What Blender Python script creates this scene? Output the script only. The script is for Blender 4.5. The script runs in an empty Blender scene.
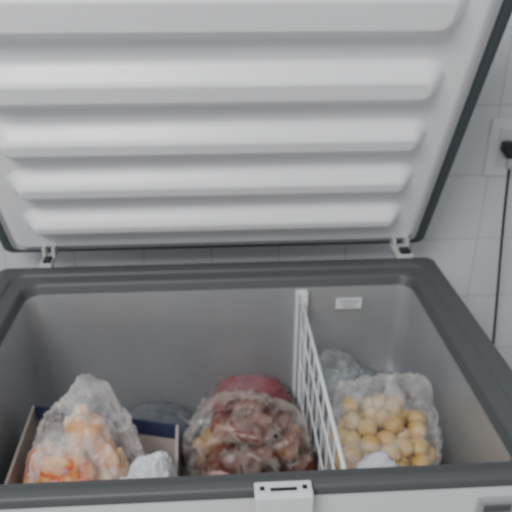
import bpy, bmesh, math, random
from math import sin, cos, pi, radians, sqrt, exp
from mathutils import Vector, noise

H = 0.75           # unit used for all layout numbers
CZ = 1.65
def P(x, y, z): return Vector((x*H, y*H, CZ + z*H))
C = bpy.context.scene.collection

# ------------------------------------------------------------ materials
def newmat(name):
    m = bpy.data.materials.new(name); m.use_nodes = True
    nt = m.node_tree
    return m, nt, nt.nodes["Principled BSDF"], nt.nodes["Material Output"]

def simple(name, col, rough=0.5, metal=0.0, bump=0.0, bscale=50, var=0.0, vscale=4, spec=0.5):
    m, nt, b, o = newmat(name)
    b.inputs["Base Color"].default_value = (*col, 1)
    b.inputs["Roughness"].default_value = rough
    b.inputs["Metallic"].default_value = metal
    b.inputs["Specular IOR Level"].default_value = spec
    tc = nt.nodes.new("ShaderNodeTexCoord")
    if bump:
        n = nt.nodes.new("ShaderNodeTexNoise"); n.inputs["Scale"].default_value = bscale
        nt.links.new(tc.outputs["Object"], n.inputs["Vector"])
        bp = nt.nodes.new("ShaderNodeBump"); bp.inputs["Strength"].default_value = bump
        bp.inputs["Distance"].default_value = 0.004
        nt.links.new(n.outputs["Fac"], bp.inputs["Height"]); nt.links.new(bp.outputs["Normal"], b.inputs["Normal"])
    if var:
        n = nt.nodes.new("ShaderNodeTexNoise"); n.inputs["Scale"].default_value = vscale; n.inputs["Detail"].default_value = 5
        nt.links.new(tc.outputs["Object"], n.inputs["Vector"])
        r = nt.nodes.new("ShaderNodeValToRGB")
        r.color_ramp.elements[0].position = 0.3; r.color_ramp.elements[1].position = 0.7
        r.color_ramp.elements[0].color = (*[c*(1-var) for c in col], 1)
        r.color_ramp.elements[1].color = (*[min(1, c*(1+var*0.5)) for c in col], 1)
        nt.links.new(n.outputs["Fac"], r.inputs["Fac"]); nt.links.new(r.outputs["Color"], b.inputs["Base Color"])
    return m

def ramp_mat(name, stops, scale, rough=0.5, bump=0.3, detail=6, distort=0.5):
    m, nt, b, o = newmat(name)
    tc = nt.nodes.new("ShaderNodeTexCoord")
    n = nt.nodes.new("ShaderNodeTexNoise"); n.inputs["Scale"].default_value = scale
    n.inputs["Detail"].default_value = detail; n.inputs["Distortion"].default_value = distort
    nt.links.new(tc.outputs["Object"], n.inputs["Vector"])
    r = nt.nodes.new("ShaderNodeValToRGB"); cr = r.color_ramp
    while len(cr.elements) < len(stops): cr.elements.new(0.5)
    for e, (p, c) in zip(cr.elements, stops): e.position = p; e.color = (*c, 1)
    nt.links.new(n.outputs["Fac"], r.inputs["Fac"]); nt.links.new(r.outputs["Color"], b.inputs["Base Color"])
    bp = nt.nodes.new("ShaderNodeBump"); bp.inputs["Strength"].default_value = bump; bp.inputs["Distance"].default_value = 0.01
    nt.links.new(n.outputs["Fac"], bp.inputs["Height"]); nt.links.new(bp.outputs["Normal"], b.inputs["Normal"])
    b.inputs["Roughness"].default_value = rough
    return m

def film(name, col=(0.85, 0.86, 0.88), lo=0.15, hi=0.6, scale=14, rough=0.22, edge=0.4):
    """thin plastic film: transparent / glossy-white mix, cloudier where it wrinkles and at grazing angles"""
    m, nt, b, o = newmat(name)
    b.inputs["Base Color"].default_value = (*col, 1); b.inputs["Roughness"].default_value = rough
    tr = nt.nodes.new("ShaderNodeBsdfTransparent")
    mx = nt.nodes.new("ShaderNodeMixShader")
    tc = nt.nodes.new("ShaderNodeTexCoord")
    n = nt.nodes.new("ShaderNodeTexNoise"); n.inputs["Scale"].default_value = scale; n.inputs["Detail"].default_value = 4
    n.inputs["Distortion"].default_value = 1.5
    nt.links.new(tc.outputs["Object"], n.inputs["Vector"])
    mr = nt.nodes.new("ShaderNodeMapRange"); mr.inputs[1].default_value = 0.38; mr.inputs[2].default_value = 0.7
    mr.inputs[3].default_value = lo; mr.inputs[4].default_value = hi
    nt.links.new(n.outputs["Fac"], mr.inputs[0])
    lw = nt.nodes.new("ShaderNodeLayerWeight"); lw.inputs["Blend"].default_value = 0.22
    ad = nt.nodes.new("ShaderNodeMath"); ad.operation = 'MULTIPLY_ADD'; ad.use_clamp = True
    ad.inputs[1].default_value = edge
    nt.links.new(lw.outputs["Facing"], ad.inputs[0]); nt.links.new(mr.outputs[0], ad.inputs[2])
    nt.links.new(ad.outputs[0], mx.inputs[0]); nt.links.new(tr.outputs[0], mx.inputs[1]); nt.links.new(b.outputs[0], mx.inputs[2])
    nt.links.new(mx.outputs[0], o.inputs["Surface"])
    bp = nt.nodes.new("ShaderNodeBump"); bp.inputs["Strength"].default_value = 0.6; bp.inputs["Distance"].default_value = 0.007
    nt.links.new(n.outputs["Fac"], bp.inputs["Height"]); nt.links.new(bp.outputs["Normal"], b.inputs["Normal"])
    return m

M_rim = simple("rim_grey_plastic", (0.080, 0.086, 0.086), 0.5, bump=0.05, bscale=200)
M_lidframe = simple("lid_frame_grey", (0.056, 0.068, 0.076), 0.55)
M_white = simple("freezer_white_enamel", (0.72, 0.72, 0.72), 0.3)
M_lidliner = simple("lid_liner_white", (0.86, 0.86, 0.865), 0.33, var=0.04, vscale=3)
M_liner = simple("freezer_liner_aluminium", (0.44, 0.448, 0.458), 0.34, metal=0.5, bump=0.2, bscale=90, var=0.10, vscale=5)
M_hinge = simple("hinge_offwhite", (0.55, 0.55, 0.53), 0.4)
M_black = simple("black_plastic", (0.012, 0.012, 0.014), 0.45)
M_wire = simple("white_coated_wire", (0.80, 0.81, 0.82), 0.35)
M_sticker = simple("sticker_white", (0.75, 0.76, 0.76), 0.5)
M_stickertxt = simple("sticker_print_grey", (0.35, 0.36, 0.38), 0.6)

# ------------------------------------------------------------ mesh helpers
def empty(name, loc=(0, 0, 0)):
    e = bpy.data.objects.new(name, None); e.location = loc; C.objects.link(e); e.empty_display_size = 0.1
    return e

def obj(name, verts, faces, mat, parent=None, smooth=True, bevel=0):
    me = bpy.data.meshes.new(name); me.from_pydata([tuple(v) for v in verts], [], faces)
    bm = bmesh.new(); bm.from_mesh(me); bmesh.ops.recalc_face_normals(bm, faces=bm.faces); bm.to_mesh(me); bm.free()
    mats = mat if isinstance(mat, (list, tuple)) else [mat]
    for mm in mats: me.materials.append(mm)
    for p in me.polygons: p.use_smooth = smooth
    o = bpy.data.objects.new(name, me); C.objects.link(o)
    if bevel:
        b = o.modifiers.new("bev", 'BEVEL'); b.width = bevel; b.segments = 3; b.limit_method = 'ANGLE'
    if parent: o.parent = parent
    return o

def boxm(name, c, s, mat, parent=None, bevel=0.002):
    v = []
    for dz in (-.5, .5):
        for dy in (-.5, .5):
            for dx in (-.5, .5):
                v.append(Vector((c[0]+dx*s[0], c[1]+dy*s[1], c[2]+dz*s[2])))
    f = [(0,2,3,1), (4,5,7,6), (0,1,5,4), (2,6,7,3), (0,4,6,2), (1,3,7,5)]
    return obj(name, v, f, mat, parent, smooth=False, bevel=bevel)

def tube(name, pts, r, mat, parent=None, cyc=False):
    cu = bpy.data.curves.new(name, 'CURVE'); cu.dimensions = '3D'; cu.bevel_depth = r; cu.bevel_resolution = 3
    sp = cu.splines.new('POLY'); sp.points.add(len(pts)-1)
    for a, p in zip(sp.points, pts): a.co = (*p, 1)
    sp.use_cyclic_u = cyc; cu.use_fill_caps = True
    cu.materials.append(mat)
    o = bpy.data.objects.new(name, cu); C.objects.link(o)
    if parent: o.parent = parent
    return o

def join(name, objs, parent=None):
    dg = bpy.context.evaluated_depsgraph_get()
    bm = bmesh.new(); mats = []
    for o in objs:
        ev = o.evaluated_get(dg); me = bpy.data.meshes.new_from_object(ev)
        me.transform(o.matrix_world)
        idx = []
        for mm in me.materials:
            if mm not in mats: mats.append(mm)
            idx.append(mats.index(mm))
        for p in me.polygons: p.material_index = idx[p.material_index] if idx else 0
        bm.from_mesh(me)
    me = bpy.data.meshes.new(name); bm.to_mesh(me); bm.free()
    for mm in mats: me.materials.append(mm)
    for o in objs: bpy.data.objects.remove(o)
    n = bpy.data.objects.new(name, me); C.objects.link(n)
    if parent: n.parent = parent
    return n

NSEG = 8
def rrect(x0, x1, y0, y1, r, z):
    out = []
    for (cx, cy, a0) in ((x1-r, y1-r, 0), (x0+r, y1-r, 90), (x0+r, y0+r, 180), (x1-r, y0+r, 270)):
        for i in range(NSEG+1):
            a = radians(a0 + 90*i/NSEG)
            out.append(P(cx + r*cos(a), cy + r*sin(a), z))
    return out

def loft(name, loops, mat, parent, cap_last=False, smooth=True):
    v = []; f = []; n = len(loops[0])
    for l in loops: v += l
    for k in range(len(loops)-1):
        for i in range(n):
            j = (i+1) % n
            f.append((k*n+i, k*n+j, (k+1)*n+j, (k+1)*n+i))
    if cap_last: f.append(tuple((len(loops)-1)*n+i for i in range(n)))
    return obj(name, v, f, mat, parent, smooth)

# ============================================================ CHEST FREEZER
fz = empty("chest_freezer", P(0, 1.45, -2.2))

OX0, OX1, OY0, OY1 = -0.790, 0.768, 0.942, 2.005
IX0, IX1, IY0, IY1 = -0.668, 0.655, 1.005, 1.885
def prof(t, z):
    r = 0.030*(1-t) + 0.055*t
    return rrect(OX0+(IX0-OX0)*t, OX1+(IX1-OX1)*t, OY0+(IY0-OY0)*t, OY1+(IY1-OY1)*t, r, z)
loft("rim", [prof(0.0, -1.024), prof(0.0, -1.010), prof(0.03, -1.003), prof(0.09, -1.000), prof(0.50, -1.000),
             prof(0.52, -1.002), prof(0.55, -1.009), prof(0.57, -1.010), prof(0.86, -1.010), prof(0.92, -1.013), prof(0.965, -1.022),
             prof(1.0, -1.052), prof(1.01, -1.054)], M_rim, fz)
def shell(off, z, r=0.03): return rrect(OX0-off, OX1+off, OY0-off, OY1+off, r, z)
loft("cabinet", [shell(-0.006, -1.02), shell(-0.006, -2.10), shell(-0.02, -2.12)], M_white, fz, cap_last=True)
FLOOR = -1.62
loft("liner", [prof(1.0, -1.050), prof(1.02, -1.06), prof(1.03, -1.3), prof(1.07, FLOOR+0.03), prof(1.12, FLOOR)], M_liner, fz, cap_last=True)
boxm("compressor_step", ((0.30+0.635)/2*H, 1.44*H, CZ+(-1.42-1.62)/2*H), (0.335*H, 0.86*H, 0.20*H), M_liner, fz, 0.01)
for i, (x, y) in enumerate(((-0.7, 1.0), (0.68, 1.0), (-0.7, 1.9), (0.68, 1.9))):
    bpy.ops.mesh.primitive_cylinder_add(radius=0.025, depth=0.07, location=(x*H, y*H, 0.035))
    o = bpy.context.object; o.name = "foot_%d" % i; o.data.materials.append(M_black); o.parent = fz

# ---- lid, hinged at the back and leaning forward
PH = radians(63.0); cP, sP = cos(PH), sin(PH)
LY, LZ = 2.12, -1.0
def L(x, s, n): return P(x, LY - s*cP - n*sP, LZ + s*sP - n*cP)
LX0, LX1, LS = -0.805, 0.768, 1.20
def lrect(ins, n, r=0.03):
    out = []
    x0, x1, y0, y1 = LX0+ins, LX1-ins, ins*0.62, LS-ins
    for (cx, cy, a0) in ((x1-r, y1-r, 0), (x0+r, y1-r, 90), (x0+r, y0+r, 180), (x1-r, y0+r, 270)):
        for i in range(NSEG+1):
            a = radians(a0 + 90*i/NSEG)
            out.append(L(cx + r*cos(a), cy + r*sin(a), n))
    return out
loft("lid_frame", [lrect(0.004, -0.05), lrect(0.0, -0.045), lrect(0.0, -0.004), lrect(0.004, 0.0), lrect(0.040, 0.0), lrect(0.044, -0.004), lrect(0.07, -0.004)], M_lidframe, fz)
loft("lid_shell", [lrect(0.006, -0.048), lrect(0.008, -0.075), lrect(0.025, -0.088)], M_white, fz, cap_last=True)
loft("lid_gasket", [lrect(0.039, -0.002), lrect(0.040, 0.006), lrect(0.049, 0.007), lrect(0.052, -0.002)], simple("gasket_grey", (0.36,0.37,0.38), 0.6), fz)

def sst(t):
    t = max(0, min(1, t)); return t*t*(3-2*t)
def sdrr(x, y, cx, cy, hx, hy, r):
    qx = abs(x-cx)-hx+r; qy = abs(y-cy)-hy+r
    return sqrt(max(qx,0)**2+max(qy,0)**2)+min(max(qx,qy),0)-r
px0, px1, ps0, ps1 = LX0+0.046, LX1-0.046, 0.028, LS-0.044
# raised, round-ended ribs pressed into the liner: (centre, half width)
rows = [(0.203, 0.066), (0.385, 0.070), (0.570, 0.072), (0.770, 0.080), (1.000, 0.093)]
NX, NS = 280, 320
v = []; f = []
for j in range(NS+1):
    s = ps0 + (ps1-ps0)*j/NS
    for i in range(NX+1):
        x = px0 + (px1-px0)*i/NX
        d = -sdrr(x, s, (px0+px1)/2, (ps0+ps1)/2, (px1-px0)/2, (ps1-ps0)/2, 0.05)
        n = 0.022*sst(d/0.035)
        rb = 0
        for c, hh in rows:
            if abs(s-c) > 0.12: continue
            dd = -sdrr(x, s, -0.022, c, 0.660, hh, hh*0.9)
            rb = max(rb, sst(dd/0.056))
        n += 0.050*rb
        v.append(L(x, s, n-0.002))
for j in range(NS):
    for i in range(NX):
        a = j*(NX+1)+i
        f.append((a, a+1, a+NX+2, a+NX+1))
obj("lid_liner", v, f, M_lidliner, fz)

# ---- hinges
def hinge(k, x, sc):
    parts = [boxm("a", (x*H, 2.03*H, CZ-0.990*H), (0.060*sc*H, 0.09*H, 0.016*H), M_hinge, None, 0.002),
             boxm("b", (x*H, 2.018*H, CZ-1.06*H), (0.05*sc*H, 0.02*H, 0.12*H), M_hinge, None, 0.002),
             boxm("c", ((x-0.024*sc)*H, 2.07*H, CZ-0.972*H), (0.010*H, 0.05*H, 0.045*H), M_hinge, None, 0.002),
             boxm("d", ((x+0.024*sc)*H, 2.07*H, CZ-0.972*H), (0.010*H, 0.05*H, 0.045*H), M_hinge, None, 0.002),
             boxm("e", ((x+0.004)*H, 2.01*H, CZ-0.977*H), (0.036*sc*H, 0.04*H, 0.014*H), M_black, None, 0.002)]
    bpy.context.view_layer.update()
    join("hinge_%d" % k, parts, fz)
hinge(1, 0.660, 1.0); hinge(2, -0.625, 0.7)

# ---- latch keeper plate on the front rim
lx = 0.112
parts = [boxm("a", (lx*H, 0.932*H, CZ-0.994*H), (0.120*H, 0.040*H, 0.010*H), M_white, None, 0.003),
         boxm("b", (lx*H, 0.914*H, CZ-1.045*H), (0.120*H, 0.014*H, 0.11*H), M_white, None, 0.003),
         boxm("c", (lx*H, 0.928*H, CZ-0.9885*H), (0.055*H, 0.008*H, 0.003*H), M_black, None, 0.0)]
for dx in (-0.044, 0.044):
    parts.append(boxm("d", ((lx+dx)*H, 0.932*H, CZ-0.9885*H), (0.010*H, 0.010*H, 0.003*H), M_black, None, 0.0))
bpy.context.view_layer.update()
join("latch_plate", parts, fz)
parts = [boxm("a", (0.580*H, 0.942*H, CZ-1.082*H), (0.085*H, 0.012*H, 0.045*H), simple("badge_silver", (0.45,0.46,0.47), 0.3, 0.5), None, 0.002),
         boxm("b", (0.580*H, 0.935*H, CZ-1.082*H), (0.060*H, 0.006*H, 0.018*H), simple("badge_text_dark", (0.08,0.08,0.085), 0.5), None, 0.001)]
bpy.context.view_layer.update()
join("badge", parts, fz)
parts = [boxm("a", (0.440*H, 1.874*H, CZ-1.113*H), (0.092*H, 0.003*H, 0.042*H), M_sticker, None, 0.0)]
for i in range(3):
    parts.append(boxm("t", ((0.440)*H, 1.8715*H, CZ-(1.102+0.011*i)*H), ((0.07-0.012*i)*H, 0.002*H, 0.004*H), M_stickertxt, None, 0.0))
bpy.context.view_layer.update()
join("inner_label", parts, fz)
DX = 0.272
parts = [boxm("a", ((DX-0.018)*H, 1.866*H, CZ-1.29*H), (0.010*H, 0.03*H, 0.47*H), M_wire, None, 0.002),
         boxm("b", ((DX+0.014)*H, 1.866*H, CZ-1.29*H), (0.010*H, 0.03*H, 0.47*H), M_wire, None, 0.002),
         boxm("c", ((DX-0.002)*H, 1.876*H, CZ-1.29*H), (0.028*H, 0.008*H, 0.47*H), M_wire, None, 0.001)]
bpy.context.view_layer.update()
join("divider_channel", parts, fz)
bpy.context.view_layer.update()
for o in bpy.data.objects:
    if o.parent == fz: o.matrix_parent_inverse = fz.matrix_world.inverted()

# ============================================================ DIVIDER RACK
dv = []
r = 0.0022
top, bot = -1.090, -1.60
dv.append(tube("t", [P(DX, 1.03, top), P(DX, 1.84, top), P(DX, 1.85, top-0.01), P(DX, 1.85, bot), P(DX, 1.04, bot), P(DX, 1.02, top-0.02)], 0.0042, M_wire, cyc=True))
for z in (-1.20, -1.34, -1.48):
    dv.append(tube("h", [P(DX, 1.03, z), P(DX, 1.85, z)], r*1.1, M_wire))
ny = 9
for i in range(1, ny):
    y = 1.03 + 0.82*i/ny
    dv.append(tube("w", [P(DX+0.004, y, top), P(DX+0.004, y, bot)], r, M_wire))
bpy.context.view_layer.update()
join("freezer_divider_rack", dv)

# ============================================================ CONTENTS
def ridged(p, sc, seed):
    q = p*sc + Vector((seed*3.1, seed*1.7, seed*5.3))
    w = Vector((noise.noise(q*0.7), noise.noise(q*0.7+Vector((9,2,4))), noise.noise(q*0.7+Vector((3,8,1)))))*0.8
    return 1 - abs(noise.noise(q+w))*2.2

def reparent(o, parent):
    o.parent = parent; o.matrix_parent_inverse = parent.matrix_world.inverted(); return o

def blob(name, c, rad, seed, amp=0.12, sc=3, mat=None, parent=None, lvl=4, flat=0.85, crinkle=0.0, rot=0, peaks=()):
    """lumpy closed form; peaks = [(direction, height, width)] pulls soft points out of the surface (gathered plastic)"""
    bm = bmesh.new(); bmesh.ops.create_icosphere(bm, subdivisions=lvl, radius=1)
    cr, sr = cos(rot), sin(rot)
    pk = [(Vector(d).normalized(), h, w) for d, h, w in peaks]
    for vv in bm.verts:
        d = vv.co.normalized()
        k = 1 + amp*noise.noise(d*sc*0.6+Vector((seed, seed*2, 1))) * 2 + crinkle*(ridged(d, sc*1.3, seed)-0.5) + crinkle*0.5*(ridged(d, sc*2.9, seed+4)-0.5)
        for pd, h, w in pk:
            ang = d.angle(pd)
            k += h*exp(-(ang/w)**1.3)
        q = d*k
        if q.z < -flat: q.z = -flat + (q.z+flat)*0.1
        q = Vector((q.x*rad[0], q.y*rad[1], q.z*rad[2]))
        q = Vector((q.x*cr-q.y*sr, q.x*sr+q.y*cr, q.z))
        vv.co = P(c[0]+q.x, c[1]+q.y, c[2]+q.z)
    bmesh.ops.recalc_face_normals(bm, faces=bm.faces)
    me = bpy.data.meshes.new(name); bm.to_mesh(me); bm.free()
    for p in me.polygons: p.use_smooth = True
    me.materials.append(mat)
    o = bpy.data.objects.new(name, me); C.objects.link(o)
    if parent: reparent(o, parent)
    return o

# ---- carton (open box)
def carton():
    co = [(-0.622, 1.62), (-0.150, 1.50), (-0.135, 1.15), (-0.612, 1.22)]
    zt, zb, th = -1.305, FLOOR+0.004, 0.010
    m_in = simple("carton_card", (0.42, 0.37, 0.34), 0.8, var=0.15, vscale=8)
    m_blue = simple("carton_blue_print", (0.028, 0.038, 0.09), 0.6)
    cx = sum(c[0] for c in co)/4; cy = sum(c[1] for c in co)/4
    def ins(c, k):
        d = Vector((cx-c[0], cy-c[1])); d.normalize(); return (c[0]+d.x*k, c[1]+d.y*k)
    inn = [ins(c, th) for c in co]
    v = []
    zm = zt-0.055
    for ring, z in ((co, zb), (co, zm), (co, zt), (inn, zt), (inn, zm), (inn, zb+0.01)):
        v += [P(x, y, z) for x, y in ring]
    f = []; mi = []
    for k in range(5):
        for i in range(4):
            j = (i+1) % 4
            f.append((k*4+i, k*4+j, k*4+4+j, k*4+4+i)); mi.append(1 if (k in (1, 2, 3) and i == 0) or (k == 1 and i in (1, 3)) else 0)
    f.append((0, 1, 2, 3)); f.append((20, 21, 22, 23)); mi += [0, 0]
    me_o = obj("cardboard_box", v, f, [m_in, m_blue], smooth=False)
    for p in me_o.data.polygons: p.material_index = mi[p.index]
carton()

# ---- left: tall clear bag of packaged chicken (orange/red print), soft gathered top
M_pack = ramp_mat("printed_chicken_pack", [(0.0, (0.80, 0.62, 0.44)), (0.40, (0.80, 0.50, 0.28)), (0.47, (0.74, 0.26, 0.09)), (0.53, (0.62, 0.08, 0.05)), (0.60, (0.78, 0.34, 0.12)), (0.70, (0.84, 0.70, 0.46))], 14, 0.45, 0.3, 3, 0.6)
M_pack2 = ramp_mat("cream_pack", [(0.3, (0.74, 0.62, 0.50)), (0.46, (0.80, 0.66, 0.50)), (0.53, (0.80, 0.38, 0.14)), (0.62, (0.80, 0.50, 0.22))], 12, 0.4, 0.4, 3, 0.6)
b1 = empty("plastic_bag_of_chicken", P(-0.4, 1.4, FLOOR))
bpy.context.view_layer.update()
blob("pack_1", (-0.500, 1.34, -1.42), (0.085, 0.10, 0.185), 3, 0.14, 4, M_pack, b1)
blob("pack_2", (-0.410, 1.41, -1.38), (0.080, 0.08, 0.215), 5, 0.14, 4, M_pack2, b1)
blob("pack_3", (-0.435, 1.28, -1.37), (0.085, 0.06, 0.175), 8, 0.14, 4, M_pack, b1)
blob("pack_4", (-0.345, 1.36, -1.41), (0.060, 0.08, 0.15), 9, 0.14, 4, M_pack2, b1)
M_film1 = film("film_cloudy", (0.88, 0.86, 0.85), 0.04, 0.48, 7, 0.16, 0.46)
blob("film", (-0.408, 1.37, -1.375), (0.162, 0.145, 0.245), 12, 0.05, 3, M_film1, b1, 6, 0.92, 0.08, 0,
     (((0.16, 0.25, 1), 0.46, 0.38), ((-0.9, 0, -0.5), 0.16, 0.5), ((0.8, -0.1, 0.3), 0.06, 0.4)))

# ---- white crumpled carrier bag beside it
M_whbag = film("white_carrier_film", (0.80, 0.80, 0.83), 0.80, 0.97, 5, 0.35)
b2 = empty("crumpled_white_plastic_bag", P(-0.21, 1.3, FLOOR)); bpy.context.view_layer.update()
blob("film", (-0.205, 1.245, -1.395), (0.078, 0.075, 0.220), 21, 0.07, 2.5, M_whbag, b2, 6, 0.95, 0.06)
blob("film_fold", (-0.268, 1.195, -1.410), (0.075, 0.040, 0.190), 27, 0.07, 2.5, M_whbag, b2, 5, 0.95, 0.05)

# ---- dark translucent bag at the back
M_dk = film("smoky_film", (0.24, 0.26, 0.29), 0.2, 0.5, 10, 0.35, 0.2)
b3 = empty("smoky_plastic_bag", P(-0.2, 1.65, FLOOR)); bpy.context.view_layer.update()
blob("contents", (-0.25, 1.68, -1.53), (0.13, 0.09, 0.085), 33, 0.1, 3, simple("frozen_dark", (0.13,0.14,0.17), 0.6, var=0.3, vscale=12), b3)
blob("film", (-0.25, 1.68, -1.505), (0.155, 0.12, 0.110), 31, 0.06, 3, M_dk, b3, 5, 0.95, 0.07)

# ---- middle: bag of frozen meat
b4 = empty("plastic_bag_of_frozen_meat", P(0.07, 1.5, FLOOR)); bpy.context.view_layer.update()
M_meat = ramp_mat("frozen_meat", [(0.32, (0.045, 0.013, 0.009)), (0.46, (0.12, 0.034, 0.022)), (0.57, (0.20, 0.070, 0.042)), (0.74, (0.40, 0.24, 0.15))], 16, 0.35, 0.5)
M_meat2 = ramp_mat("frozen_fat_meat", [(0.35, (0.18, 0.07, 0.03)), (0.5, (0.28, 0.15, 0.07)), (0.66, (0.52, 0.38, 0.19))], 12, 0.35, 0.5)
rnd = random.Random(4)
k = 0
for (zz, n, R) in ((-1.53, 9, 0.13), (-1.43, 9, 0.13), (-1.34, 8, 0.095), (-1.275, 4, 0.05)):
    for i in range(n):
        a = 6.28*i/n + rnd.random()*0.5; rr = R*(0.75+0.25*rnd.random())
        x = 0.072+rr*1.2*cos(a); y = 1.45+rr*0.85*sin(a)
        m = M_meat2 if (x < 0.01 and zz > -1.4) else M_meat
        blob("meat_piece_%d" % k, (x, y, zz+0.02*rnd.random()), (0.05+0.02*rnd.random(), 0.045+0.02*rnd.random(), 0.045), k+50, 0.18, 3, m, b4, 3)
        k += 1
blob("meat_core", (0.072, 1.45, -1.44), (0.12, 0.10, 0.15), 49, 0.1, 3, M_meat, b4, 3)
M_film2 = film("film_clear_wrinkled", (0.80, 0.74, 0.66), 0.0, 0.28, 20, 0.08, 0.24)
blob("film", (0.066, 1.45, -1.400), (0.190, 0.160, 0.210), 61, 0.05, 3, M_film2, b4, 6, 0.95, 0.09, 0,
     (((-0.55, 0.3, 0.8), 0.18, 0.35), ((0.8, -0.3, 0.2), 0.04, 0.3)))
M_pink = ramp_mat("pink_frozen_cut", [(0.3, (0.30, 0.13, 0.12)), (0.6, (0.44, 0.27, 0.25))], 12, 0.4, 0.3)
b4b = empty("wrapped_meat_cut", P(-0.04, 1.22, FLOOR)); bpy.context.view_layer.update()
blob("meat", (-0.030, 1.205, -1.42), (0.085, 0.05, 0.20), 71, 0.08, 3, M_pink, b4b)

# ---- red lump at the back wall, imitating a blurred red reflection in the liner
b5 = empty("red_liner_reflection", P(0.09, 1.76, FLOOR)); bpy.context.view_layer.update()
blob("pack", (0.090, 1.795, -1.490), (0.145, 0.050, 0.130), 81, 0.10, 3, simple("red_reflection_tint", (0.32, 0.022, 0.032), 0.6, var=0.3, vscale=12), b5, 4, 0.92, 0.05)  # solid shape carrying the colour of the reflected red
blob("wrap", (0.080, 1.770, -1.485), (0.170, 0.080, 0.142), 83, 0.07, 3, film("reflection_haze_film", (0.32, 0.25, 0.26), 0.20, 0.50, 5, 0.5, 0.05), b5, 5, 0.90, 0.07)  # film shell added to mute and soften the imitated reflection

# ---- right: bag of cheese bread rolls on the compressor step
STEP = -1.42
b6 = empty("plastic_bag_of_bread_rolls", P(0.46, 1.40, STEP)); bpy.context.view_layer.update()
M_roll = ramp_mat("bread_roll_dough", [(0.3, (0.48, 0.28, 0.07)), (0.6, (0.62, 0.41, 0.14)), (0.8, (0.70, 0.53, 0.25))], 18, 0.5, 0.15)
rnd = random.Random(9)
placed = []
tries = 0
while len(placed) < 75 and tries < 20000:
    tries += 1
    x = rnd.uniform(-1, 1); y = rnd.uniform(-1, 1); z = rnd.uniform(0, 1)
    if x*x+y*y > 1 or (x*x+y*y)*0.5+z*z > 1: continue
    q = Vector((0.455+x*0.130, 1.385+y*0.170, STEP+0.035+z*0.165))
    if any((q-p).length < 0.046 for p in placed): continue
    placed.append(q)
rolls = [blob("r", q, (0.030, 0.030, 0.028), i, 0.10, 2, M_roll, None, 2, 0.98) for i, q in enumerate(placed)]
bpy.context.view_layer.update()
reparent(join("bread_rolls", rolls), b6)
M_film3 = film("film_clear", (0.84, 0.82, 0.80), 0.0, 0.34, 9, 0.10, 0.34)
blob("film", (0.458, 1.39, -1.300), (0.162, 0.200, 0.150), 18, 0.05, 3, M_film3, b6, 6, 0.78, 0.10, 0,
     (((0.62, 0.35, 0.75), 0.40, 0.40), ((-0.6, 0.5, 0.8), 0.20, 0.3)))

# ---- crumpled clear bag at back of right compartment
M_teal = film("film_pale", (0.54, 0.57, 0.59), 0.12, 0.45, 9, 0.2, 0.3)
b7 = empty("crumpled_clear_plastic_bag", P(0.38, 1.72, STEP)); bpy.context.view_layer.update()
blob("film", (0.385, 1.73, -1.335), (0.090, 0.09, 0.095), 91, 0.10, 3, M_teal, b7, 5, 0.9, 0.16, 0, (((-0.4, 0, 1), 0.38, 0.3),))
blob("contents", (0.43, 1.735, -1.365), (0.12, 0.08, 0.06), 93, 0.12, 3, simple("grey_green_pack", (0.20, 0.23, 0.24), 0.5, var=0.3, vscale=14), b7, 4, 0.9, 0.1)
b8 = empty("small_white_paper_package", P(0.36, 1.12, STEP)); bpy.context.view_layer.update()
blob("wrap", (0.365, 1.125, -1.275), (0.080, 0.050, 0.165), 95, 0.08, 2, simple("white_paper", (0.52,0.53,0.56), 0.6), b8, 4, 0.87, 0.08)

# ============================================================ ROOM
WY = 2.30*H
def tile_mat(name, axis_z=True, offx=0.0, offz=0.0, size=0.208, col=(0.56, 0.58, 0.59), grout=(0.43, 0.44, 0.45)):
    m, nt, b, o = newmat(name)
    tc = nt.nodes.new("ShaderNodeTexCoord")
    sep = nt.nodes.new("ShaderNodeSeparateXYZ"); nt.links.new(tc.outputs["Object"], sep.inputs[0])
    cmb = nt.nodes.new("ShaderNodeCombineXYZ")
    ax = nt.nodes.new("ShaderNodeMath"); ax.operation = 'SUBTRACT'; ax.inputs[1].default_value = offx
    az = nt.nodes.new("ShaderNodeMath"); az.operation = 'SUBTRACT'; az.inputs[1].default_value = offz
    nt.links.new(sep.outputs[0], ax.inputs[0]); nt.links.new(sep.outputs[2 if axis_z else 1], az.inputs[0])
    nt.links.new(ax.outputs[0], cmb.inputs[0]); nt.links.new(az.outputs[0], cmb.inputs[1])
    br = nt.nodes.new("ShaderNodeTexBrick"); br.offset = 0.0; br.squash = 1.0
    br.inputs["Scale"].default_value = 1.0; br.inputs["Mortar Size"].default_value = 0.0022
    br.inputs["Mortar Smooth"].default_value = 0.3
    br.inputs["Brick Width"].default_value = size; br.inputs["Row Height"].default_value = size
    br.inputs["Color1"].default_value = (*col, 1); br.inputs["Color2"].default_value = (*[c*1.03 for c in col], 1)
    br.inputs["Mortar"].default_value = (*grout, 1)
    nt.links.new(cmb.outputs[0], br.inputs["Vector"])
    nt.links.new(br.outputs["Color"], b.inputs["Base Color"])
    bp = nt.nodes.new("ShaderNodeBump"); bp.invert = True; bp.inputs["Strength"].default_value = 0.5; bp.inputs["Distance"].default_value = 0.002
    nt.links.new(br.outputs["Fac"], bp.inputs["Height"]); nt.links.new(bp.outputs["Normal"], b.inputs["Normal"])
    b.inputs["Roughness"].default_value = 0.3
    return m
M_tile = tile_mat("wall_tiles_white", True, 0.797, 0.847)
M_floor = tile_mat("floor_tiles", False, 0, 0, 0.4, (0.45, 0.44, 0.42), (0.25, 0.25, 0.24))
boxm("wall_back", (0, WY+0.05, 1.4), (5.0, 0.10, 2.8), M_tile, None, 0)
boxm("floor", (0, 0.2, -0.05), (5.0, WY*2+0.4-0.35, 0.10), M_floor, None, 0)

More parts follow.
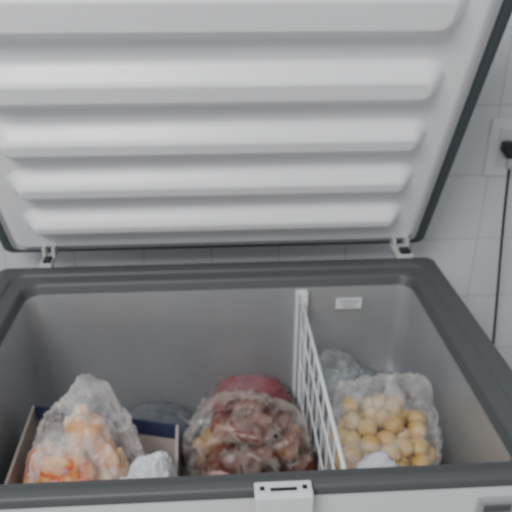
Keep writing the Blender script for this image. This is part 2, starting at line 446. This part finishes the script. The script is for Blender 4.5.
# ---- wall socket with plug and cord
soc = empty("wall_socket", (0.84, WY, 1.13)); bpy.context.view_layer.update()
M_plate = simple("socket_plate_white", (0.60, 0.62, 0.62), 0.35)
reparent(boxm("plate", (0.842, WY-0.004, 1.140), (0.125, 0.008, 0.172), M_plate, None, 0.003), soc)
reparent(boxm("insert", (0.842, WY-0.009, 1.140), (0.07, 0.004, 0.115), simple("socket_insert", (0.52,0.54,0.54), 0.35), None, 0.002), soc)
reparent(boxm("plug_body", (0.838, WY-0.030, 1.147), (0.054, 0.036, 0.034), M_black, None, 0.008), soc)
reparent(boxm("plug_body_lower", (0.836, WY-0.036, 1.130), (0.030, 0.030, 0.026), M_black, None, 0.008), soc)
reparent(boxm("plug_neck", (0.834, WY-0.048, 1.104), (0.020, 0.016, 0.030), simple("plug_grey", (0.34,0.35,0.36), 0.5), None, 0.004), soc)
def bez(p0, p1, p2, p3, n=30):
    out = []
    for i in range(n+1):
        t = i/n; u = 1-t
        out.append(u**3*p0+3*u*u*t*p1+3*u*t*t*p2+t**3*p3)
    return out
pts = bez(Vector((0.834, WY-0.048, 1.092)), Vector((0.842, WY-0.055, 0.9)), Vector((0.872, WY-0.045, 0.7)), Vector((0.905, WY-0.03, 0.42)))
pts += bez(pts[-1], Vector((0.92, WY-0.03, 0.25)), Vector((0.75, WY-0.05, 0.15)), Vector((0.52, WY-0.08, 0.16)))[1:]
reparent(tube("cord", pts, 0.0042, M_black), soc)

# ============================================================ LIGHT
w = bpy.data.worlds.new("World"); bpy.context.scene.world = w; w.use_nodes = True
bg = w.node_tree.nodes["Background"]; bg.inputs[0].default_value = (0.93, 0.965, 1.0, 1); bg.inputs[1].default_value = 0.49
def area(name, loc, tgt, size, power, col=(1, 1, 1)):
    l = bpy.data.lights.new(name, 'AREA'); l.shape = 'RECTANGLE'; l.size = size[0]; l.size_y = size[1]; l.energy = power; l.color = col
    o = bpy.data.objects.new(name, l); C.objects.link(o); o.location = loc
    o.rotation_euler = (Vector(tgt)-Vector(loc)).to_track_quat('-Z', 'Y').to_euler()
area("window_light", (-0.9, -0.7, 2.9), (0, 1.5, 1.4), (1.3, 0.7), 66, (0.97, 0.98, 1.0))

# ============================================================ CAMERA
cam = bpy.data.cameras.new("Camera"); co = bpy.data.objects.new("Camera", cam); C.objects.link(co)
co.location = (0, 0, CZ); co.rotation_euler = (radians(90-26.04), 0, radians(-3.4))
cam.sensor_width = 36; cam.lens = 36*620/512; cam.clip_start = 0.02
cam.dof.use_dof = True; cam.dof.focus_distance = 0.4; cam.dof.aperture_fstop = 16
bpy.context.scene.camera = co
